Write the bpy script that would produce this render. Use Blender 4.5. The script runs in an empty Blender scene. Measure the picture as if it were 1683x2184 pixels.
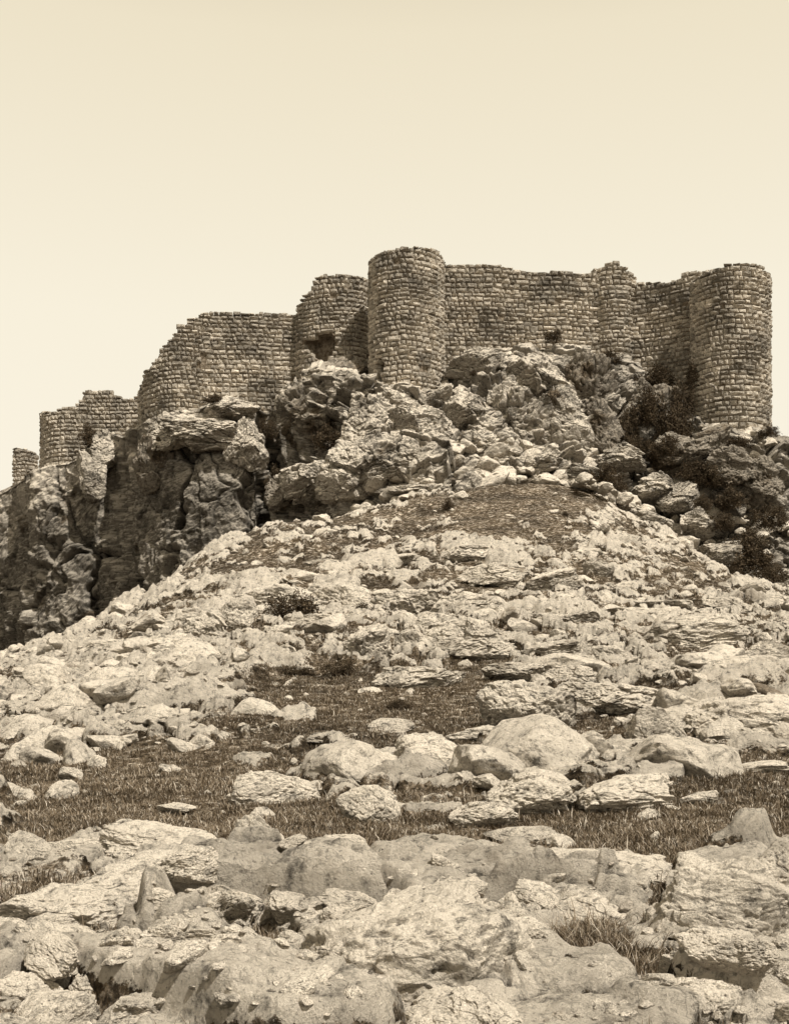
import bpy, math, random, time
import numpy as np
from mathutils import Vector
T0=time.time()
random.seed(7); rng=np.random.default_rng(7)
F=2342.;CX=841.5;HR=1421.          # image pixel constants: focal length, centre column, horizon row
def U(px): return (np.asarray(px,dtype=float)-CX)/F
def zr(row,y): return (HR-row)/F*y
scene=bpy.context.scene
# ------------------------------------------------------------------ noise
_pr=np.random.default_rng(3).permutation(256); PERM=np.concatenate([_pr,_pr]).astype(np.int64)
_g=np.random.default_rng(5).normal(size=(256,3)); GRAD=_g/np.linalg.norm(_g,axis=1)[:,None]
def perlin(p):
    i=np.floor(p).astype(np.int64); f=p-i; i&=255
    w=f*f*f*(f*(f*6-15)+10); out=np.zeros(len(p))
    for a in (0,1):
        A=PERM[(i[:,0]+a)&255]; wa=w[:,0] if a else 1-w[:,0]
        for b in (0,1):
            B=PERM[(A+i[:,1]+b)&255]; wb=w[:,1] if b else 1-w[:,1]
            for c in (0,1):
                h=PERM[(B+i[:,2]+c)&255]; wc=w[:,2] if c else 1-w[:,2]
                g=GRAD[h]
                out+=wa*wb*wc*(g[:,0]*(f[:,0]-a)+g[:,1]*(f[:,1]-b)+g[:,2]*(f[:,2]-c))
    return out*1.6
def fbm(p,o=4,g=.5,ridge=False):
    s=np.zeros(len(p)); a=1.; t=0.; q=p.copy()
    for k in range(o):
        n=perlin(q)
        if ridge: n=1-2*np.abs(n)
        s+=a*n; t+=a; a*=g; q=q*2.03+17.3
    return s/t
def hsh(a,b,c,k):
    a=a.astype(np.uint64); b=b.astype(np.uint64); c=c.astype(np.uint64)
    h=(a*np.uint64(73856093))^(b*np.uint64(19349663))^(c*np.uint64(83492791))^np.uint64(k*2654435761%4294967296)
    h&=np.uint64(0xffffffff); h=(h*np.uint64(2246822519))&np.uint64(0xffffffff); h^=h>>np.uint64(13)
    h=(h*np.uint64(3266489917))&np.uint64(0xffffffff); h^=h>>np.uint64(16)
    return (h&np.uint64(0xffffff)).astype(float)/16777216.
def worley(p,dim=3,seed=1):
    i=np.floor(p).astype(np.int64)
    F1=np.full(len(p),9.);F2=np.full(len(p),9.);ID=np.zeros(len(p))
    rz=(-1,0,1) if dim==3 else (0,)
    for a in (-1,0,1):
        for b in (-1,0,1):
            for c in rz:
                ca=i[:,0]+a+10000;cb=i[:,1]+b+10000;cc=i[:,2]+c+10000
                dx=i[:,0]+a+hsh(ca,cb,cc,seed)-p[:,0]
                dy=i[:,1]+b+hsh(ca,cb,cc,seed+1)-p[:,1]
                d=dx*dx+dy*dy
                if dim==3:
                    dz=i[:,2]+c+hsh(ca,cb,cc,seed+2)-p[:,2]; d=d+dz*dz
                d=np.sqrt(d); near=d<F1
                F2=np.where(near,F1,np.minimum(F2,d)); F1=np.where(near,d,F1)
                ID=np.where(near,hsh(ca,cb,cc,seed+7),ID)
    return F1,F2,ID
def sst(a,b,x):
    t=np.clip((x-a)/(b-a),0,1); return t*t*(3-2*t)
# ------------------------------------------------------------------ mesh helpers
def mk(name,V,Fc,mat=None,smooth=True,attrs=None,parent=None,link=True):
    V=np.asarray(V,dtype=np.float32); me=bpy.data.meshes.new(name)
    if isinstance(Fc,np.ndarray):
        n,k=Fc.shape
        me.vertices.add(len(V)); me.vertices.foreach_set('co',V.ravel())
        me.loops.add(n*k); me.loops.foreach_set('vertex_index',Fc.astype(np.int32).ravel())
        me.polygons.add(n); me.polygons.foreach_set('loop_start',np.arange(0,n*k,k,dtype=np.int32))
        me.polygons.foreach_set('loop_total',np.full(n,k,dtype=np.int32))
    else:
        me.from_pydata(V.tolist(),[],Fc)
    me.update(calc_edges=True)
    me.polygons.foreach_set('use_smooth',np.full(len(me.polygons),smooth))
    if attrs:
        for k_,v_ in attrs.items():
            at=me.attributes.new(k_,'FLOAT','POINT'); at.data.foreach_set('value',np.asarray(v_,dtype=np.float32))
    if mat: me.materials.append(mat)
    if not link: return me
    ob=bpy.data.objects.new(name,me); scene.collection.objects.link(ob)
    if parent: ob.parent=parent
    return ob
def grid_faces(nr,nc):
    a=np.arange(nr*nc).reshape(nr,nc)
    return np.stack([a[:-1,:-1],a[:-1,1:],a[1:,1:],a[1:,:-1]],-1).reshape(-1,4)
def empty(name):
    e=bpy.data.objects.new(name,None); scene.collection.objects.link(e); e.empty_display_size=.1; return e
# ------------------------------------------------------------------ materials
def col(v,t=1.0):
    k=1-min(v/.5,1)   # darker pigments are browner
    return (v,v*(.89-.19*k),v*(.74-.34*k),1)
class NT:
    def __init__(s,name):
        s.m=bpy.data.materials.new(name); s.m.use_nodes=True; s.t=s.m.node_tree; s.n=s.t.nodes; s.l=s.t.links
        s.b=s.n['Principled BSDF']; s.b.inputs['Roughness'].default_value=.92
        s.b.inputs['Specular IOR Level'].default_value=.12
        s.geo=s.n.new('ShaderNodeNewGeometry')
    def noise(s,scale,detail=8,rough=.6,vec=None,dist=0):
        x=s.n.new('ShaderNodeTexNoise'); x.inputs['Scale'].default_value=scale; x.inputs['Detail'].default_value=detail
        x.inputs['Roughness'].default_value=rough; x.inputs['Distortion'].default_value=dist
        s.l.new(vec or s.geo.outputs['Position'],x.inputs['Vector']); return x.outputs['Fac']
    def ramp(s,fac,stops):
        x=s.n.new('ShaderNodeValToRGB'); e=x.color_ramp.elements
        while len(e)<len(stops): e.new(.5)
        for k,(p,c) in enumerate(stops):
            e[k].position=p; e[k].color=c if isinstance(c,tuple) else (c,c,c,1)
        s.l.new(fac,x.inputs['Fac']); return x.outputs['Color']
    def mix(s,a,b,fac,mode='MIX'):
        x=s.n.new('ShaderNodeMix'); x.data_type='RGBA'; x.blend_type=mode
        for i,v in ((6,a),(7,b),(0,fac)):
            if isinstance(v,(int,float,tuple)): x.inputs[i].default_value=v
            else: s.l.new(v,x.inputs[i])
        return x.outputs[2]
    def math(s,op,a,b=0.):
        x=s.n.new('ShaderNodeMath'); x.operation=op
        for i,v in ((0,a),(1,b)):
            if isinstance(v,(int,float)): x.inputs[i].default_value=v
            else: s.l.new(v,x.inputs[i])
        return x.outputs[0]
    def attr(s,name):
        x=s.n.new('ShaderNodeAttribute'); x.attribute_name=name; return x.outputs['Fac']
    def bump(s,h,dist,strength=1.,prev=None):
        x=s.n.new('ShaderNodeBump'); x.inputs['Distance'].default_value=dist; x.inputs['Strength'].default_value=strength
        s.l.new(h,x.inputs['Height'])
        if prev: s.l.new(prev,x.inputs['Normal'])
        return x.outputs['Normal']
    def out(s,c,nrm=None):
        s.l.new(c,s.b.inputs['Base Color'])
        if nrm: s.l.new(nrm,s.b.inputs['Normal'])
        return s.m
def rock_nodes(t,lo,mid,hi,k=1.0,steep=.5,vein=.7,bd=.22):
    n1=t.noise(.6*k,7,.68,dist=.3); n2=t.noise(5*k,7,.72); n3=t.noise(24*k,3,.65)
    c=t.ramp(n1,[(.33,col(lo)),(.42,col(mid)),(.52,col(hi))])
    sp=t.ramp(n2,[(.34,.12),(.42,.70),(.48,1.)]); c=t.mix(c,sp,.85,'MULTIPLY')
    pit=t.ramp(n3,[(.32,.25),(.39,1.)]); c=t.mix(c,pit,.65,'MULTIPLY')
    nv=t.noise(1.3*k,5,.6,dist=.35); v=t.math('ABSOLUTE',t.math('SUBTRACT',nv,.5))
    vr=t.ramp(v,[(.0,.12),(.010,1.)]); c=t.mix(c,vr,vein,'MULTIPLY')
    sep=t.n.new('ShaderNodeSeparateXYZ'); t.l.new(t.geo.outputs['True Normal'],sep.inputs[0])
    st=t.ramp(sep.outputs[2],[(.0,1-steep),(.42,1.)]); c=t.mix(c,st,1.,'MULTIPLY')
    pt=t.ramp(t.geo.outputs['Pointiness'],[(.41,.12),(.48,.97),(.56,1.08)]); c=t.mix(c,pt,.9,'MULTIPLY')  # crevice shade put into the colour: cavities darker, edges lighter
    b=t.bump(n2,bd/k,.9)
    b=t.bump(n3,.03/k,.8,b)
    return c,b
def m_rock(name,*a,**k):
    t=NT(name); c,b=rock_nodes(t,*a,**k); return t.out(c,b)
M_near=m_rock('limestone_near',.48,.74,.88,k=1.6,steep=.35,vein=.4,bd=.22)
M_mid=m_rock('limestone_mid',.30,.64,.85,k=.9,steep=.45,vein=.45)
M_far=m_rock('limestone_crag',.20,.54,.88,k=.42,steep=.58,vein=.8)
M_shaded=m_rock('limestone_shaded',.10,.21,.46,k=.45,steep=.5)  # shaded copy of the crag limestone, shade put into its colour
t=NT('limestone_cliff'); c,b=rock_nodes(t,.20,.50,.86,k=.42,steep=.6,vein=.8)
c=t.mix(c,t.ramp(t.attr('shade_stain'),[(0.,1.),(1.,.36)]),1.,'MULTIPLY'); M_cliff=t.out(c,b)  # multiplies painted shade and staining into the cliff colour
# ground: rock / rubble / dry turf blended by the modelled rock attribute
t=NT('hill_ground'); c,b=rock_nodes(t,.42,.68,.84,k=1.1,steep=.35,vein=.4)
g1=t.noise(3.6,8,.76); g2=t.noise(22,4,.75); g3=t.noise(.3,5,.65)
gc=t.ramp(g1,[(.41,col(.045)),(.49,col(.11)),(.55,col(.26)),(.61,col(.65))])
gc=t.mix(gc,t.ramp(g2,[(.38,.3),(.5,1.),(.6,2.)]),.85,'MULTIPLY')
gc=t.mix(gc,t.ramp(g3,[(.40,.55),(.6,1.3)]),1.,'MULTIPLY')
mk_=t.math('ADD',t.attr('rock'),t.math('MULTIPLY',t.math('SUBTRACT',t.noise(2.4,8,.8),.5),1.9))
mf=t.ramp(mk_,[(.53,0.),(.59,1.)])
M_ground=t.out(t.mix(gc,c,mf),t.bump(g1,.3,.8,b))
# masonry
t=NT('castle_masonry'); n=t.noise(2.2,6,.7); n2=t.noise(.3,6,.7); n3=t.noise(9,4,.75)
c=t.ramp(n,[(.34,col(.44)),(.5,col(.70)),(.64,col(.88))])
c=t.mix(c,t.ramp(n2,[(.38,.50),(.52,1.),(.62,1.12)]),1.,'MULTIPLY')
c=t.mix(c,t.ramp(t.attr('tone'),[(0.,.58),(.5,.97),(1.,1.25)]),1.,'MULTIPLY')
c=t.mix(c,t.ramp(n3,[(.38,.34),(.5,1.)]),.8,'MULTIPLY')
M_wall=t.out(c,t.bump(n3,.20,.9,t.bump(n,.25)))
t=NT('castle_core'); M_core=t.out(t.ramp(t.noise(3,5,.7),[(.35,col(.09)),(.65,col(.34))]),t.bump(t.noise(6,5,.7),.2))
t=NT('dry_grass'); M_grass=t.out(t.ramp(t.attr('tone'),[(0.,col(.07)),(.5,col(.16)),(.8,col(.34)),(1.,col(.6))])); 
t=NT('shrub_leaves'); M_shrub=t.out(t.ramp(t.attr('tone'),[(0.,col(.03)),(.8,col(.08)),(1.,col(.18))]))
# ------------------------------------------------------------------ terrain
cols=[-2500,-300,0,240,400,580,841,1050,1250,1440,1683,2000,4500]
TB={1:[-1.6]*13,6:[-1.6]*13,
11:[-2.5,-1.8,-1.65,-1.6,-1.57,-1.55,-1.55,-1.55,-1.5,-1.45,-1.45,-1.5,-2.5],
18:[-6,-2.3,-1.7,-1.55,-1.5,-1.45,-1.38,-1.3,-1.2,-1.1,-1.1,-1.3,-5],
30:[-12,-2.5,-1.0,-.7,-.5,-.3,-.2,-.05,0,0,-.1,-.6,-10],
45:[-18,-3,.2,1.3,1.8,2.0,2.1,2.2,2.2,2.1,1.75,.6,-14],
60:[-22,-7,-2.0,3.3,4.9,5.4,5.7,5.9,5.8,5.2,4.25,1.5,-18],
78:[-26,-12,-7,1.0,7.4,10.9,10.4,11.2,11.0,8.9,3.8,-2,-22],
95:[-28,-16,-12,-5,1,8,15,17.4,17,10,3,-5,-24],
115:[-30,-20,-16,-9,-3,5,16,19,18,11,2,-8,-26],
160:[-30,-30,-28,-20,-15,-8,0,0,0,-5,-12,-20,-30],
230:[-32]*13,4200:[-32]*13}
ys=np.array(sorted(TB)); tab=np.array([TB[k] for k in ys],float)
gp=np.arange(-2500,4501,20.); gy=np.linspace(0,np.log(4200),420)
tmp=np.array([np.interp(gp,cols,r) for r in tab])
G=np.array([np.interp(gy,np.log(ys),tmp[:,k]) for k in range(len(gp))]).T
def blur(A,n,ax):
    k=np.hanning(2*n+3)[1:-1]; k/=k.sum(); pad=[(0,0),(0,0)]; pad[ax]=(n,n)
    B=np.pad(A,pad,mode='edge'); return np.apply_along_axis(lambda v:np.convolve(v,k,'valid'),ax,B)
G=blur(blur(G,6,0),5,1)
def bil(G,fi,fj):
    fi=np.clip(fi,0,G.shape[0]-1.001); fj=np.clip(fj,0,G.shape[1]-1.001); i=fi.astype(int); j=fj.astype(int); a=fi-i; b=fj-j
    return G[i,j]*(1-a)*(1-b)+G[i+1,j]*a*(1-b)+G[i,j+1]*(1-a)*b+G[i+1,j+1]*a*b
PXC=np.concatenate([np.linspace(-2500,-130,60),np.linspace(-120,1800,820),np.linspace(1812,4500,60)])
YR=np.concatenate([np.geomspace(1,3.6,20),np.geomspace(3.62,130,950),np.geomspace(133,4200,40)])
PX,YY=np.meshgrid(PXC,YR); px=PX.ravel(); yy=YY.ravel()
zb=bil(G,np.log(yy)/(gy[1]),(px+2500)/20.); xx=U(px)*yy
row=HR-zb/yy*F
DEN=[(230,1420,260,110,.48),(100,1540,170,60,.30),(800,1290,400,60,.22),(1400,1340,250,80,.22),(250,1690,330,52,-.5),
(780,1500,240,50,-.42),(1350,1780,420,36,-.45),(950,1790,250,30,-.3),(1080,1080,190,60,-.5),(1550,1680,160,60,-.25),(750,1150,200,40,.02),
(850,1960,800,90,.66),(820,1060,110,12,.5),(1350,1165,140,16,.6),(1280,1110,60,14,.5),(560,2030,60,50,-.7),(1250,2020,120,50,-.8),(450,1870,50,30,-.6),
(1000,1190,200,26,.16),(1590,1520,140,50,.45),(1240,1430,250,60,.05),(600,1790,500,22,-.2),(1000,1640,400,50,.12),(245,1960,40,50,-.6),(1400,1900,40,50,-.6),(1000,2160,900,70,.35),(1150,2120,160,40,-.5)]
def density(px,row):
    d=np.full(np.shape(px),.23)
    for a,b,sx,sy,k in DEN: d=d+k*np.exp(-((px-a)/sx)**2-((row-b)/sy)**2)
    return d
D=density(px,row)
P=np.stack([xx,yy,zb*.3],1)
n8=fbm(P/7.,4); n2_=fbm(P/1.8+9,4); 
patch=D+.42*n8+.45*n2_
wx=np.stack([perlin(P/1.3+3),perlin(P/1.3+40),0*xx],1)
near=np.clip((yy-3)/8,.35,1.)
z=zb+ .45*near*n8*np.clip(yy/25,.25,1.5)+.10*n2_*near
rock=sst(.36,.60,patch)
act=(yy<125)
def stones(s,hgt,seed,pres,lo,hi,ed=.38,slab=False):
    q=(P[:,:2]+wx[:,:2]*s*.35)/s; q=np.concatenate([q*np.array([.75,1.15]),np.zeros((len(q),1))],1)
    f1,f2,idd=worley(q,2,seed); e=sst(0,ed,f2-f1)
    w=sst(lo*.8,lo,yy)*(1-sst(hi*.8,hi,yy))
    on=sst(0,.12,np.clip(patch*pres,0,1)-idd)
    r=((idd*977.13)%1.0)
    return on*w*e*s*hgt*(.25+r*r*1.3), on*sst(0,.12,f2-f1)*w
zz=z.copy(); R=rock*.58
# broad weathered bedrock slabs close to the photographer, broken by smaller blocks
for s,h,sd,pr,lo,hi,ed in ((1.15,.19,61,1.25,2.5,15,.14),(.42,.20,67,.8,2.5,15,.16),(.16,.18,71,.6,2.5,11,.2)):
    dz,on=stones(s,h,sd,pr,lo,hi,ed); zz+=dz; R=np.maximum(R,on*.98)
for s,h,sd,pr,lo,hi in ((.28,.14,11,.35,3,30),(.6,.20,23,.75,9,115),(1.6,.17,37,.6,12,110),(3.4,.08,51,.30,25,115)):
    dz,on=stones(s,h,sd,pr,lo,hi); zz+=dz; R=np.maximum(R,on*.84)
rg=fbm(P/1.2+70,6,.6,True); zz+=np.where(act,sst(.3,.7,R)*rg*.20*np.clip(yy/14,.4,2.2),0)
zz+=np.where(act,.022*fbm(P*3.,4,.65)*np.clip(yy/10,.8,3.5),0)
R=np.clip(R+.2*n2_,0,1)
ZG=zz.reshape(PX.shape); RG=R.reshape(PX.shape)
ground=mk('rocky_hill_ground',np.stack([xx,yy,zz],1),grid_faces(*PX.shape),M_ground,True,{'rock':R})
print('terrain',time.time()-T0)
ipx=lambda p:np.interp(p,PXC,np.arange(len(PXC))); iy=lambda y:np.interp(np.log(y),np.log(YR),np.arange(len(YR)))
def gz(px,y): return float(bil(ZG,np.array([iy(y)]),np.array([ipx(px)]))[0])
Ysearch=np.geomspace(4.2,100,700)
def find(px,row):
    zc=bil(G,np.log(Ysearch)/gy[1],np.full(700,(px+2500)/20.)); r=HR-zc/Ysearch*F
    k=np.where(r<=row)[0]
    return float(Ysearch[k[0]]) if len(k) else None
# ------------------------------------------------------------------ rocks
import bmesh
def ico(n):
    bm=bmesh.new(); bmesh.ops.create_icosphere(bm,subdivisions=n,radius=1); bm.verts.ensure_lookup_table()
    V=np.array([v.co[:] for v in bm.verts]); Fc=np.array([[v.index for v in f.verts] for f in bm.faces]); bm.free(); return V,Fc
V7,F7=ico(7); V6,F6=ico(5)
def make_rock(seed,hi=True,style=0):
    r=np.random.default_rng(seed); V,Fc=(V7,F7) if hi else (V6,F6); N=V.copy(); p=V.copy()
    off=r.uniform(-50,50,3)
    p*= (1+.34*fbm(N*1.0+off,3))[:,None]
    p+=.06*np.stack([perlin(p*1.7+off),perlin(p*1.7+off+9),perlin(p*1.7+off+21)],1)
    for _ in range(int(r.integers(12,20))):
        n=r.normal(size=3); n/=np.linalg.norm(n); d=r.uniform(.42,.82); tt=p@n-d+.06*fbm(p*3+off,3)
        p-=n[None]*(np.maximum(tt,0)*(.88 if style else .75))[:,None]
    q=p+.22*np.stack([perlin(p*1.6+off),perlin(p*1.6+off+9),perlin(p*1.6+off+21)],1)+.05*np.stack([perlin(p*6+off),perlin(p*6+off+9),perlin(p*6+off+21)],1)
    dsp=np.zeros(len(p))
    if hi:
        k=(.75,1.1,1.9)[style]
        f1,f2,idd=worley(q*np.array([1.1,1.1,1.7])+off,3,int(seed)); 
        dsp+=k*(.10*(idd-.5)*sst(0,.05,f2-f1)-.03*(1-sst(0,.04,f2-f1)))
        f1,f2,idd=worley(q*np.array([2.8,2.8,4.4])+off,3,int(seed)+5); dsp+=k*(.055*(idd-.5)*sst(0,.05,f2-f1)-.008*(1-sst(0,.05,f2-f1)))
        f1,f2,idd=worley(q*np.array([6.,6.,9.])+off,3,int(seed)+9); dsp+=(.035 if style else .022)*(idd-.5)*sst(0,.1,f2-f1)
    dsp+=.07*fbm(p*1.9+off,6,.6)+(.03 if style else .025)*fbm(p*7+off,4,.7,style>0)
    if hi: dsp-=.035*sst(.2,.6,perlin(p*9+off+5))
    p+=N*dsp[:,None]
    p-=(p.max(0)+p.min(0))/2; p/=(p.max(0)-p.min(0))/2
    return p,Fc
def protos(name,mats,seeds,hi,style):
    out=[]
    for s in seeds:
        p,Fc=make_rock(s,hi,style)
        for m in mats: out.append(mk(name,p,Fc,m,True,link=False))
    return out
PN=protos('boulder_near_mesh',[M_near],range(300,309),True,0)
PM=protos('boulder_mesh',[M_mid],range(220,228),True,1)
PS=protos('stone_mesh',[M_mid],range(140,152),False,0)
PC=protos('crag_block_mesh',[M_far],range(280,289),True,2)
PD=[]
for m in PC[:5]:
    c=m.copy(); c.materials.clear(); c.materials.append(M_shaded); PD.append(c)
print('protos',time.time()-T0)
def inst(name,me,loc,sc,rot,parent=None):
    o=bpy.data.objects.new(name,me); scene.collection.objects.link(o); o.location=loc; o.scale=sc; o.rotation_euler=rot
    if parent: o.parent=parent
    return o
# individually placed boulders in image pixels: column, row, width, height
BL=[(860,2020,540,290),(1550,1925,320,240),(1250,1855,420,100),(575,1810,135,175),(370,1800,320,110),(710,1815,160,88),
(290,1870,260,110),(150,1930,290,110),(60,2000,190,100),(385,2010,170,160),(240,2080,190,150),(50,2110,160,90),(560,2130,220,110),(1470,2140,240,130),(1620,2170,240,90),
(1220,1935,360,90),(1040,2150,200,80),(140,1815,160,55),(1020,1845,75,74),(910,1870,220,70),(690,1970,220,90),(1660,1850,120,130),(1120,1900,220,55),
(930,1612,175,105),(815,1645,130,90),(785,1712,130,90),(690,1650,110,60),(590,1672,180,80),(1030,1735,140,66),(1130,1695,180,115),(1330,1690,230,90),
(1110,1778,150,30),(830,1545,110,28),(1370,1612,110,46),(710,1580,130,36),(205,1625,45,34),(150,1650,50,30),(520,1700,70,24),(380,1720,90,20),(1600,1640,140,34),(1490,1700,90,26),
(1120,1500,215,115),(1310,1485,260,70),(1400,1545,130,90),(1600,1525,260,110),(895,1442,190,62),(788,1375,115,105),(1000,1360,210,100),(885,1370,80,66),
(1180,1388,150,54),(1310,1398,120,48),(1490,1345,210,84),(500,1315,100,75),(440,1340,110,60),(350,1385,170,70),(600,1275,200,70),(740,1275,160,70),(870,1280,150,60),
(1000,1290,140,54),(1180,1240,130,60),(1050,1222,150,50),(990,1180,120,40),(840,1195,150,30),(1660,1285,90,36),(1640,1395,110,60),(1230,1440,140,50),(1100,1430,150,44),
(1040,1560,170,30),(1290,1590,90,30),(1200,1320,160,40),(1350,1310,150,40),(920,1330,110,54),(1060,1310,120,44),(680,1330,140,44),(540,1380,150,40),(440,1420,120,34),
(300,1450,140,34),(180,1480,150,30),(90,1440,130,40),(240,1380,110,36),(1560,1410,110,44),(1440,1440,120,34),(620,1420,110,30),(1420,1290,140,36),(1560,1290,120,34),(1270,1210,60,46),(700,1200,100,20)]
for (p,r_,w,h) in BL:
    y=find(p,r_+h*.40)
    if y is None: continue
    W=w/F*y*.5; H=h/F*y*.62; sy=W*random.uniform(.65,.95)
    if h>w*.8: sy=W
    yc=y+sy*.45; me=random.choice(PN if y<18 else PM)
    inst('boulder',me,(float(U(p))*yc,yc,zr(r_,yc)-H*.26),(W*1.08,sy,H),(random.uniform(-.12,.12),random.uniform(-.12,.12),random.choice([0,math.pi])+random.uniform(-.25,.25)))
# scattered stones (one parent)
sc=empty('scattered_stones')
n_=44000; p=rng.uniform(-150,1830,n_); y=np.exp(rng.uniform(math.log(4.5),math.log(92),n_))
zc=bil(ZG,iy(y),ipx(p)); dn=density(p,HR-zc/y*F); pk=(rng.random(n_)<np.maximum(.04,(dn-.16)*1.2))&(rng.random(n_)<np.where(y<12,.7,1.))
p,y,zc=p[pk][:4600],y[pk][:4600],zc[pk][:4600]
for k in range(len(p)):
    s=.030*random.paretovariate(1.6)*(y[k]/12)**.6
    s=min(s,.20 if y[k]<12 else .6)
    if y[k]<9: s*=.8
    inst('stone',random.choice(PS if y[k]>9 or s<.08 else PN),(float(U(p[k]))*y[k],y[k],zc[k]-s*.02),(s*random.uniform(.8,1.6),s*random.uniform(.7,1.3),s*random.uniform(.5,.9)),(random.uniform(-.3,.3),random.uniform(-.3,.3),random.uniform(0,6.28)),sc)
print('scatter',time.time()-T0)
# ------------------------------------------------------------------ crag under the castle
CR=[(-260,1300,140,1800,132),(-60,1100,130,1700,126),(0,1050,126,1600,123),(30,1033,125,1560,122),(75,1005,118,1560,116),(160,980,116.5,1540,113.5),(200,928,116,1500,114),
(240,922,115.5,1450,115),(266,930,112,1420,110),(300,905,106,1400,103),(380,872,103,1350,99.5),(480,845,102.5,1330,99),(555,865,103,1280,99),(582,880,107,1240,106),
(610,822,104,1200,102),(700,788,101,1160,97),(775,800,99.5,1130,92),(800,818,97.5,1120,90),(940,822,97.5,1090,88),(965,765,102,1080,88),(1050,752,101.5,1050,88),(1150,742,101.5,1050,90),(1250,745,102.5,1060,93),
(1340,775,103.5,1110,95),(1400,832,102,1180,93),(1480,885,97.5,1220,89),(1550,925,95.5,1250,87),(1640,927,96,1290,87),(1700,960,97,1320,88),(1830,1080,99,1400,90),(2150,1350,102,1600,96)]
CR=np.array(CR,float); cp=np.linspace(-250,2100,1200)
tr,yt,br,yb=[np.interp(cp,CR[:,0],CR[:,k]) for k in (1,2,3,4)]
k5=np.ones(9)/9
sm=lambda v:np.convolve(np.pad(v,4,mode='edge'),k5,'valid')
tr,yt,br,yb=map(sm,(tr,yt,br,yb))
zt=zr(tr,yt); zbm=zr(br,yb); tt=np.concatenate([np.linspace(0,1,400),1+np.linspace(.02,1,40)])
TT,CI=np.meshgrid(tt,np.arange(len(cp)),indexing='ij')
tc=np.clip(TT,0,1); ex=np.clip(TT-1,0,1)
Yc=yb[CI]+(yt[CI]-yb[CI])*tc**1.25+ex*14; Zc=zbm[CI]+(zt[CI]-zbm[CI])*tc+ex*.6
Xc=U(cp)[CI]*np.minimum(Yc,yt[CI]+2)
Pc=np.stack([Xc,Yc,Zc],-1)
du=np.gradient(Pc,axis=1); dv=np.gradient(Pc,axis=0); N=np.cross(du,dv); N/=np.linalg.norm(N,axis=2)[...,None]+1e-9
Pf=Pc.reshape(-1,3); Nf=N.reshape(-1,3); Nf=np.where((Nf[:,1:2]>0)&(Nf[:,2:3]<.3),-Nf,Nf)
wr=1.3*np.stack([perlin(Pf/3.1),perlin(Pf/3.1+31),perlin(Pf/3.1+67)],1)+.3*np.stack([perlin(Pf/.8),perlin(Pf/.8+31),perlin(Pf/.8+67)],1)
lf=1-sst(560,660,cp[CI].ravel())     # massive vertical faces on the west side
amp=np.where(TT.ravel()>1,.25,1.-.55*sst(.85,1.,TT.ravel()))
Q3=(Pf+wr)/np.stack([4.6+1*lf,4.6+1*lf,3.6+9*lf],1)
f1,f2,idd=worley(Q3,3,71)
d=(2.6+.6*lf)*(idd-.45)*sst(0,.12,f2-f1)-1.0*(1-.5*lf)*(1-sst(0,.07,f2-f1))
f1,f2,idd=worley((Pf+wr*.8)/np.stack([2.+.4*lf,2.+.4*lf,1.3+3.5*lf],1),3,83); d+=(1.2-.3*lf)*((idd-.5)*sst(0,.1,f2-f1)-.3*(1-.6*lf)*(1-sst(0,.07,f2-f1)))
f1,f2,idd=worley((Pf+wr*.4)/np.stack([.85+0*lf,.85+0*lf,.6+.8*lf],1),3,97); d+=.40*(1-.4*lf)*(idd-.5)*sst(0,.1,f2-f1)
d+=1.4*fbm(Pf/7.,4)+(.6-.2*lf)*fbm(Pf/2.2,6,.62)+.12*fbm(Pf/.5,3)
shade_mask=lf*(1-sst(.72,.93,TT.ravel()+.10*fbm(Pf/5.,4)))*(.75+.5*fbm(Pf/6.+9,4))  # shade of the west faces painted below the top edge
rl=sst(1230,1330,cp[CI].ravel())*.75*(.6+.8*fbm(Pf/4.+5,4))  # right flank: scrub cover and shade as one darker tone
shade_mask=np.clip(np.maximum(shade_mask,rl),0,1)
Pf=Pf+Nf*(d*amp)[:,None]
mk('rock_crag',Pf,grid_faces(*TT.shape),M_cliff,True,{'shade_stain':shade_mask})
print('crag',time.time()-T0)
# large jointed masses of the crag: image column,row,w,h in pixels, depth, shaded copy?
BG=[(690,862,190,190,101.5,1),(640,900,110,130,102.5,1),(800,905,150,130,94.5,0),(880,925,170,130,93.5,0),(775,985,150,120,92,0),(910,1000,160,80,91,0),(845,865,120,80,96,0),(930,860,90,70,96,0),(730,1030,120,90,92,0),(830,1000,120,90,91,0),
(1012,785,135,90,98.5,0),(1150,800,150,135,97,0),(1120,905,170,150,94,0),(1190,880,100,120,95,0),(1050,960,150,120,92,0),(1000,870,120,110,95,0),(1080,850,90,80,96,0),
(1262,830,120,150,98,1),(1290,920,100,130,96,1),(1215,940,110,130,94,0),(1010,1010,160,50,91,0),(900,1045,220,40,90,0),(1140,985,120,50,91,0),
(490,868,120,60,99.5,0),(440,920,190,80,99.5,0),(525,945,90,110,99,0),(370,920,130,80,101.5,0),(330,990,90,120,102,1),(660,1030,130,90,97,0),(600,1050,80,80,100,1),
(225,960,80,90,115,0),(195,1015,70,110,113.5,0),
(1330,975,110,60,91,0),(1400,1040,110,66,89,0),(1380,1110,110,50,86,0),(1510,955,110,90,91,1),(1490,1115,90,66,86,0),(1570,1000,120,90,89,1),(1630,1030,110,100,90,1),(1440,960,110,80,93,1),(1450,1060,90,60,88,0),(1360,870,110,120,100,1),(1420,880,110,110,99,1),(1250,1010,90,40,89,0),(1540,1180,90,50,84,0),(1240,1095,60,30,86,0)]
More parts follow.
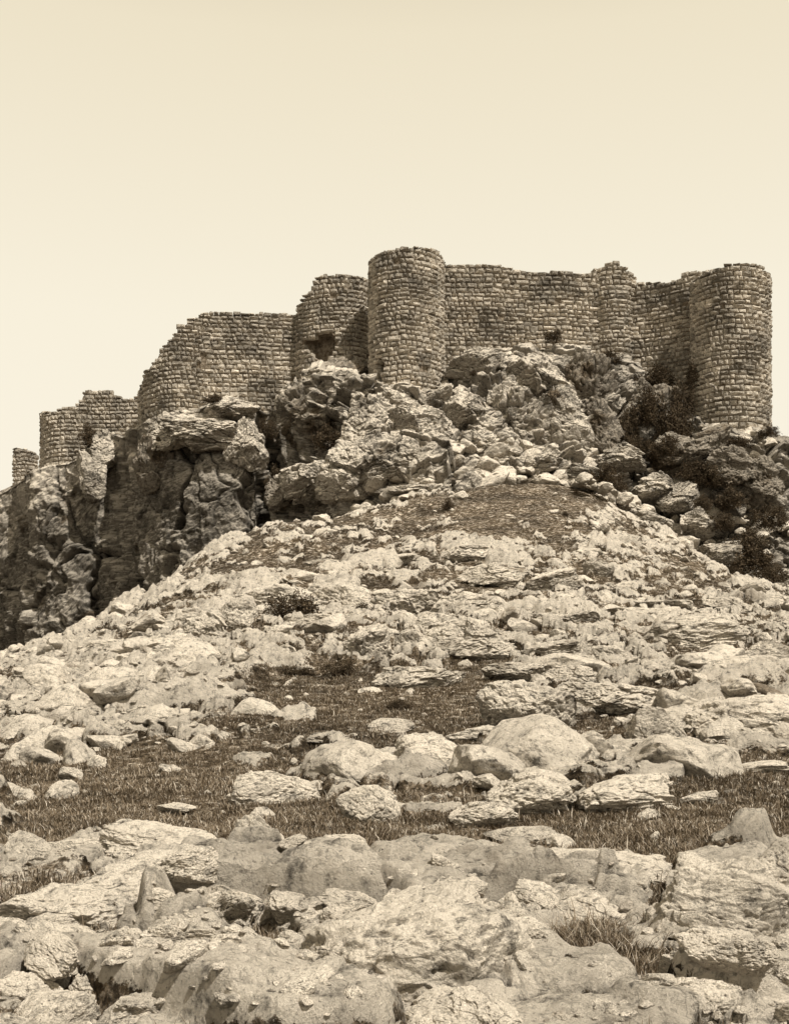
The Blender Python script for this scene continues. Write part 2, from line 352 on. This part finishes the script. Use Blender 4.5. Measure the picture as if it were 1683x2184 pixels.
for (p,r_,w,h,y,dk) in BG:
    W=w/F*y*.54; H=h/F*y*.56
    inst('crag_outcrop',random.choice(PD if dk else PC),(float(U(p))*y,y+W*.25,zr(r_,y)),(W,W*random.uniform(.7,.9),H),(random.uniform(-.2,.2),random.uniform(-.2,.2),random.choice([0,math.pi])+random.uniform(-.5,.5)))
# rubble on right flank and ledges
for k in range(620):
    if k<450: p=random.uniform(1230,1830); y=random.uniform(84,97)
    else: p=random.uniform(600,1250); y=random.uniform(87.5,92)
    i=int(np.argmin(abs(cp-p))); tq=np.clip((y-yb[i])/max(yt[i]-yb[i],.1),0,1)**.8
    zc=max(zbm[i]+(zt[i]-zbm[i])*tq,gz(p,y)); s=random.uniform(.2,.45)*random.paretovariate(2.4); s=min(s,1.1)
    inst('stone',random.choice(PS),(float(U(p))*y,y,zc+.1),(s*1.2,s,s*.7),(random.uniform(-.4,.4),random.uniform(-.4,.4),random.uniform(0,6.28)),sc)
# ------------------------------------------------------------------ castle
castle=empty('ruined_castle')
course=[]; zc=-5.
while zc<60: h=random.uniform(.36,.56); course.append((zc,h)); zc+=h
def wall(name,pts,holes=(),thick=1.6,bw=(.30,.9)):
    """pts: (x,y,ztop,zbase) left->right; outward side faces right of travel direction"""
    pts=np.array(pts,float); seg=np.hypot(np.diff(pts[:,0]),np.diff(pts[:,1])); S=np.concatenate([[0],np.cumsum(seg)])
    S0=random.uniform(0,100); sw=np.arange(0,S[-1]+1,.2); q_=np.stack([sw/3.2+S0,0*sw,0*sw+.5],1); rag=-.06+.42*perlin(q_)+.16*perlin(q_*4.1)
    wob=.26*perlin(q_*.6+5)+.09*perlin(q_*2.7+9)
    at=lambda s:np.array([np.interp(s,S,pts[:,k]) for k in range(4)])
    def nrm(s):
        a=at(max(s-.25,0)); b=at(min(s+.25,S[-1])); d=b[:2]-a[:2]; d/=np.linalg.norm(d)+1e-9; return np.array([d[1],-d[0]])
    V=[];Fc=[];tone=[]
    def hole(s,z):
        q=at(s)
        for (hx,hz,hw,hh) in holes:
            if hw>.6:
                if ((q[0]-hx)/hw)**2+((z-hz)/hh)**2<1 and nrm(s)[1]<.1: return True
            elif abs(q[0]-hx)<hw and abs(z-hz)<hh and nrm(s)[1]<.1: return True
        return False
    for (z0_,h) in course:
        if z0_>pts[:,2].max()+.6: break
        if z0_+h<pts[:,3].min(): continue
        s=random.uniform(-.5,0)
        while s<S[-1]:
            w=random.uniform(*bw)*(1 if random.random()>.12 else 1.5); s0=max(s,0)+.025; s1=min(s+w,S[-1])-.025; s+=w
            if s1-s0<.12: continue
            mid=(s0+s1)/2; m=at(mid); z0=z0_+float(np.interp(mid,sw,wob))+random.uniform(-.03,.03); z1=z0+h*random.uniform(.93,1.03)
            lim=m[2]+float(np.interp(mid,sw,rag))
            if z0+.14>lim or z0+h<m[3]: continue
            if z1>lim+.1: z1=max(z0+.2,lim+random.uniform(-.08,.1))
            hh=z1-z0
            if hole(mid,z0+h/2): continue
            a=at(s0);b_=at(s1); na=nrm(s0); nb_=nrm(s1); g=random.uniform(.012,.05)
            if random.random()<.004: continue
            wth=.5+.5*math.sin(mid*.7+S0)*math.sin(z0*.9+S0*3)     # weathering varies over the face
            out=random.uniform(.04,.18)+.14*wth*random.random(); ins=.27*hh; L=s1-s0; j=lambda k=.03:random.uniform(-k,k)
            base=len(V)
            def pt(f,zz_,d):
                q=a[:2]*(1-f)+b_[:2]*f; n_=na*(1-f)+nb_*f; return (q[0]+n_[0]*d,q[1]+n_[1]*d,zz_)
            zl=z0+g; zh=z1-g
            for d_ in (-.6,-.05+j(.04)):
                for f,zz_ in ((0,zl),(1,zl),(1,zh),(0,zh)): V.append(pt(f+(j(.07) if d_>-.3 else 0),zz_+(j(.045) if d_>-.3 else 0),d_))
            fi=min(.35,ins/L)
            for f,zz_ in ((fi,zl+ins),(1-fi,zl+ins),(1-fi,zh-ins*.6),(fi,zh-ins*.6)): V.append(pt(f+j(.09),zz_+j(.06),out*.8+j(.06)))
            V.append(pt(.5+j(.18),(zl+zh)/2+j(.09),out+j(.05)))
            B=base
            for q in range(4):
                r=(q+1)%4
                Fc.append((B+q,B+r,B+4+r,B+4+q)); Fc.append((B+4+q,B+4+r,B+8+r,B+8+q)); Fc.append((B+8+q,B+8+r,B+12))
            tone+= [min(1,max(0,random.gauss(.42+.16*wth,.2)))]*13
    mk(name+'_blocks',V,Fc,M_wall,False,{'tone':tone},castle)
    # rubble core
    ns=max(int(S[-1]/.3),4); nz=40; ss=np.linspace(0,S[-1],ns); V=[]
    for kz in range(nz+3):
        for s in ss:
            q=at(s); n_=nrm(s); top=q[2]-.35+float(np.interp(s,sw,rag))
            f=min(kz/nz,1); zz_=q[3]-.6+(max(top,q[3])-q[3]+.6)*f; d_=-.10+random.uniform(-.04,.05)
            if kz<nz and hole(s,zz_): d_=-1.5
            if kz>nz: d_=-thick
            if kz==nz+2: zz_=q[3]-.6
            V.append((q[0]+n_[0]*d_,q[1]+n_[1]*d_,zz_+(random.uniform(-.1,.1) if kz==nz else 0)))
    mk(name+'_core',V,grid_faces(nz+3,ns),M_core,False,None,castle)
    # loose rubble stones left lying on the ruined wall head
    k=0
    while k<S[-1]*.9:
        k+=random.uniform(.4,2.6)
        if k>=S[-1]: break
        q=at(k); n_=nrm(k); s_=random.uniform(.12,.3)
        o=inst('loose_stone',random.choice(PS),(q[0]-n_[0]*.5,q[1]-n_[1]*.5,q[2]+float(np.interp(k,sw,rag))-.08),(s_*1.5,s_,s_*.7),(0,0,random.uniform(0,6)),castle)
def W_(p,y,t,b): return (float(U(p))*y,y,float(zr(t,y)),float(zr(b,y)))
def tower(name,pc,yc,rad,prof,bot,a0=-200,a1=20,holes=()):
    xc=float(U(pc))*yc; pts=[]
    for a in np.linspace(math.radians(a0),math.radians(a1),60):
        x=xc+rad*math.cos(a); y=yc+rad*math.sin(a); p=CX+x/yc*F
        t=float(np.interp(p,[q[0] for q in prof],[q[1] for q in prof])); b=float(np.interp(p,[q[0] for q in bot],[q[1] for q in bot])) if hasattr(bot,'__len__') else bot
        pts.append((x,y,float(zr(t,yc)),float(zr(b,yc))))
    wall(name,pts,holes)
def HO(p,r_,w,h,y): return (float(U(p))*y,float(zr(r_,y)),w/F*y/2,h/F*y/2)
FULL=(-270,90)
tower('outer_turret',56,128,1.35,[(30,958),(60,960),(80,965)],1075,*FULL)
wall('outer_bastion',[W_(88,124,880,1060),W_(90,121,878,1060),W_(96,119,877,1050),W_(112,118,875,1040),W_(135,117.5,872,1030),W_(170,117.3,862,1020),W_(174,117.3,858,1015),W_(178,117.3,838,1010),W_(185,117.3,832,1005),W_(238,117.2,833,980),W_(244,117.2,840,975),W_(262,117.2,846,970),W_(300,117,842,970)])
wall('west_curtain',[W_(300,116,850,960),W_(297,112,838,950),W_(300,109,828,950),W_(309,107.2,795,945),W_(322,106.2,775,945),W_(334,105.6,758,940),W_(344,105.2,738,940),W_(362,104.8,718,935),W_(372,104.7,700,935),W_(385,104.6,686,930),W_(398,104.7,676,925),W_(420,104.8,668,920),W_(500,105.4,661,920),W_(570,106,665,920),W_(612,106.4,668,920),W_(642,107,676,920)],
 holes=[HO(437,770,5,32,105)])
tower('half_round_tower',716,108,4.05,[(628,678),(645,655),(668,642),(674,626),(685,618),(725,611),(800,612)],[(620,860),(800,830)],-215,10,
 holes=[HO(688,738,60,60,104.2),HO(664,733,36,26,104.6)])
tower('round_tower',867,101.4,3.42,[(780,600),(786,598),(788,563),(800,558),(835,553),(852,549),(868,556),(905,555),(930,548),(941,548),(946,558)],[(780,850),(950,850)],*FULL,
 holes=[HO(810,790,14,48,99)])
wall('main_curtain',[W_(930,103.5,558,800),W_(950,103.7,560,800),W_(1000,104,562,790),W_(1050,104.2,565,790),W_(1100,104.6,571,790),W_(1190,105,576,790),W_(1285,105.6,580,800)])
tower('small_turret',1308,106.8,2.05,[(1262,578),(1270,575),(1290,570),(1320,577),(1335,590),(1355,596)],[(1260,800),(1355,830)],*FULL)
wall('east_curtain',[W_(1338,105.6,604,850),W_(1380,105.0,602,860),W_(1420,104.0,596,880),W_(1450,103.0,588,900),W_(1462,102.6,576,910),W_(1478,102.2,571,920),W_(1500,102.2,572,930),W_(1516,102.2,572,930),W_(1521,102.4,590,930)])
tower('east_tower',1557,99.6,3.45,[(1470,600),(1500,590),(1516,586),(1570,586),(1605,592),(1640,600)],[(1470,930),(1640,960)],*FULL,holes=[HO(1565,763,8,10,97)])
print('castle',time.time()-T0)
# ------------------------------------------------------------------ vegetation
n_=130000; p=rng.uniform(-150,1830,n_); y=np.exp(rng.uniform(math.log(4.4),math.log(60),n_))
rk=bil(RG,iy(y),ipx(p)); zc=bil(ZG,iy(y),ipx(p)); dn=density(p,HR-zc/y*F)
pk=(rk<.5)&(rng.random(n_)>rk*1.2)&(rng.random(n_)>dn*1.)&(rng.random(n_)<.35+.65*sst(-.2,.2,perlin(np.stack([U(p)*y*1.3,y*1.3,0*y],1)))); p,y,zc=p[pk][:32000],y[pk][:32000],zc[pk][:32000]
m=len(p); nb_=12; kk=np.repeat((y/10)**.15,nb_); x=np.repeat(U(p)*y,nb_); y_=np.repeat(y,nb_); z_=np.repeat(zc,nb_); K=m*nb_
tall=np.repeat(1+.7*(np.exp(-((p-1250)/150)**2)+np.exp(-((p-560)/80)**2))*(y<8.5),nb_)
a=rng.uniform(0,6.28,K); h=rng.uniform(.012,.058,K)*kk*tall*np.where(rng.random(K)<.05,2.,1.); rr=rng.uniform(0,.14,K)*kk
w=.0036*np.repeat((y/10)**.7,nb_)*rng.uniform(.7,1.5,K); a2=a+rng.uniform(-1,1,K); lean=h*rng.uniform(.3,1.5,K)
bx=x+np.cos(a)*rr; by=y_+np.sin(a)*rr; dx=np.cos(a2); dy=np.sin(a2); ox=-dy*w; oy=dx*w
V=np.stack([np.stack([bx-ox,by-oy,z_-.03],1),np.stack([bx+ox,by+oy,z_-.03],1),
 np.stack([bx+dx*lean*.4+ox*.8,by+dy*lean*.4+oy*.8,z_+h*.6],1),np.stack([bx+dx*lean*.4-ox*.8,by+dy*lean*.4-oy*.8,z_+h*.6],1),
 np.stack([bx+dx*lean+ox*.15,by+dy*lean+oy*.15,z_+h],1),np.stack([bx+dx*lean-ox*.15,by+dy*lean-oy*.15,z_+h],1)],1).reshape(-1,3)
bi=np.arange(K)*6; Q=np.concatenate([np.stack([bi,bi+1,bi+2,bi+3],1),np.stack([bi+3,bi+2,bi+4,bi+5],1)])
tn=np.repeat(rng.uniform(0,.55,m),nb_)+rng.uniform(0,.35,K)+np.where(rng.random(K)<.15,.4,0)
mk('grass',V,Q,M_grass,False,{'tone':np.repeat(np.clip(tn,0,1),6)})
print('grass',time.time()-T0)
def shrub_mesh(seed,leaf=.05,nc=150):
    r=random.Random(seed); V=[];Q=[];tn=[];n=0
    for c in range(nc):
        while True:
            q=Vector((r.uniform(-1,1),r.uniform(-1,1),r.uniform(-.3,1)))
            if .35<q.length<1.0*(.75+.3*math.sin(q.x*5+seed)*math.cos(q.y*4)): break
        tc_=r.uniform(0,.8)
        d=q.cross(Vector((0,0,1))).normalized()*.012
        V+=[tuple(q*.1-d),tuple(q*.1+d),tuple(q+d*.4),tuple(q-d*.4)]; Q.append((n,n+1,n+2,n+3)); n+=4; tn+=[.4]*4
        for l in range(22):
            o=q+Vector((r.gauss(0,.10),r.gauss(0,.10),r.gauss(0,.09))); a=Vector((r.gauss(0,1),r.gauss(0,1),r.gauss(0,1))).normalized()*leaf; b=a.cross(Vector((r.gauss(0,1),r.gauss(0,1),r.gauss(0,1)))).normalized()*leaf*.5
            V+=[tuple(o-a),tuple(o-b),tuple(o+a),tuple(o+b)]; Q.append((n,n+1,n+2,n+3)); n+=4; tn+=[min(1,tc_+r.uniform(0,.3))]*4
    return mk('shrub_mesh',np.array(V),np.array(Q),M_shrub,False,{'tone':tn},link=False)
SH=[shrub_mesh(k) for k in range(4)]
SB=[(630,1290,150,90,None),(500,1325,60,40,None),(730,1425,90,46,None),(700,1385,60,30,None),(1290,1015,80,66,88),(560,2040,150,60,None),(245,1950,50,60,None),(770,1300,70,40,None),(1260,1285,30,40,None),
(955,1076,32,30,None),(330,1400,60,30,None),(1380,860,90,110,97),(1440,900,90,90,95),(1340,900,60,110,97),(1400,800,90,70,101),(1450,850,70,90,98),(1360,950,60,50,93),(1420,950,90,60,92),(1520,1010,80,60,89),(1610,1000,70,60,90),(1600,1190,120,90,84),(1650,1230,80,60,80),(1540,1110,70,50,86),(1180,715,50,34,101.5),
(1205,1095,18,14,None),(570,910,50,60,101),(590,1020,60,70,101),(460,850,60,26,100),(190,925,50,60,115),(950,1440,90,30,None),(850,1500,70,24,None),(1090,1540,70,24,None),(1480,800,50,80,99),(1570,940,80,34,92),(1640,920,60,30,93),(700,930,80,60,97.5),(1300,760,60,40,102),(1010,795,20,14,95.5),(640,1430,90,26,None),(1560,1220,60,40,80),
(1480,1000,90,60,90),(1560,1060,80,60,88),(1640,1100,90,70,86),(1600,1150,90,60,85),(1320,1040,60,40,88),(1500,1070,50,40,87),(1200,1550,60,24,None),(1350,1560,50,40,None)]
for (p,r_,w,h,y) in SB:
    if y is None:
        y=find(p,r_+h*.4)
        if y is None: continue
    inst('shrub',random.choice(SH),(float(U(p))*y,y,zr(r_+h*.2,y)),(w/F*y*.5,w/F*y*.45,h/F*y*.6),(0,0,random.uniform(0,6.28)))
# ------------------------------------------------------------------ light, sky, camera
SD=Vector((.46,-.52,1.08)).normalized(); el=math.asin(SD.z)
L=bpy.data.lights.new('sun','SUN'); L.energy=5.; L.angle=math.radians(.5); L.color=(1,.955,.87)
so=bpy.data.objects.new('sun',L); scene.collection.objects.link(so); so.rotation_euler=SD.to_track_quat('Z','Y').to_euler()
w=bpy.data.worlds.new('World'); scene.world=w; w.use_nodes=True; nt=w.node_tree; bg=nt.nodes['Background']
sk=nt.nodes.new('ShaderNodeTexSky'); sk.sky_type='NISHITA'; sk.sun_disc=False; sk.sun_elevation=el; sk.sun_rotation=math.atan2(SD.x,SD.y); sk.dust_density=3
bw=nt.nodes.new('ShaderNodeRGBToBW'); nt.links.new(sk.outputs[0],bw.inputs[0])
mm=nt.nodes.new('ShaderNodeMix'); mm.data_type='RGBA'; mm.blend_type='MULTIPLY'; mm.inputs[0].default_value=1; mm.inputs[7].default_value=(1,.90,.72,1)
nt.links.new(bw.outputs[0],mm.inputs[6])
tc=nt.nodes.new('ShaderNodeTexCoord'); sp=nt.nodes.new('ShaderNodeSeparateXYZ'); nt.links.new(tc.outputs['Generated'],sp.inputs[0])
ma=nt.nodes.new('ShaderNodeMath'); ma.operation='MULTIPLY_ADD'; ma.inputs[1].default_value=.5; ma.inputs[2].default_value=.5; nt.links.new(sp.outputs[2],ma.inputs[0])
rp=nt.nodes.new('ShaderNodeValToRGB'); e=rp.color_ramp.elements
S=lambda r,g,b:tuple(((v/255+.055)/1.055)**2.4 for v in (r,g,b))
def sc_(c,k=11.2): return (c[0]*k,c[1]*k,c[2]*k,1)
e[0].position=0; e[0].color=sc_(S(66,55,40)); e[1].position=.485; e[1].color=sc_(S(90,77,56))
for z_s,cc in ((0.,S(248,241,225)),(.30,S(246,238,218)),(.50,S(236,225,199)),(.62,S(210,196,167)),(.75,S(100,87,65)),(1.,S(62,52,39))):
    x=e.new(z_s*.5+.5); x.color=sc_(cc)
nt.links.new(ma.outputs[0],rp.inputs[0])
m2=nt.nodes.new('ShaderNodeMix'); m2.data_type='RGBA'; m2.inputs[0].default_value=.12
nt.links.new(rp.outputs[0],m2.inputs[6]); nt.links.new(mm.outputs[2],m2.inputs[7]); nt.links.new(m2.outputs[2],bg.inputs[0]); bg.inputs[1].default_value=.1
cam=bpy.data.cameras.new('camera'); co=bpy.data.objects.new('camera',cam); scene.collection.objects.link(co); scene.camera=co
cam.sensor_fit='VERTICAL'; cam.sensor_height=36; cam.sensor_width=36*788/1024; cam.lens=F/2184*36; cam.shift_y=(HR-1092)/2184
cam.clip_start=.1; cam.clip_end=9000; co.location=(0,0,0); co.rotation_euler=(math.radians(90),0,0)
scene.view_settings.view_transform='Standard'; scene.view_settings.look='None'; scene.view_settings.exposure=0; scene.view_settings.gamma=1
print('done',time.time()-T0)
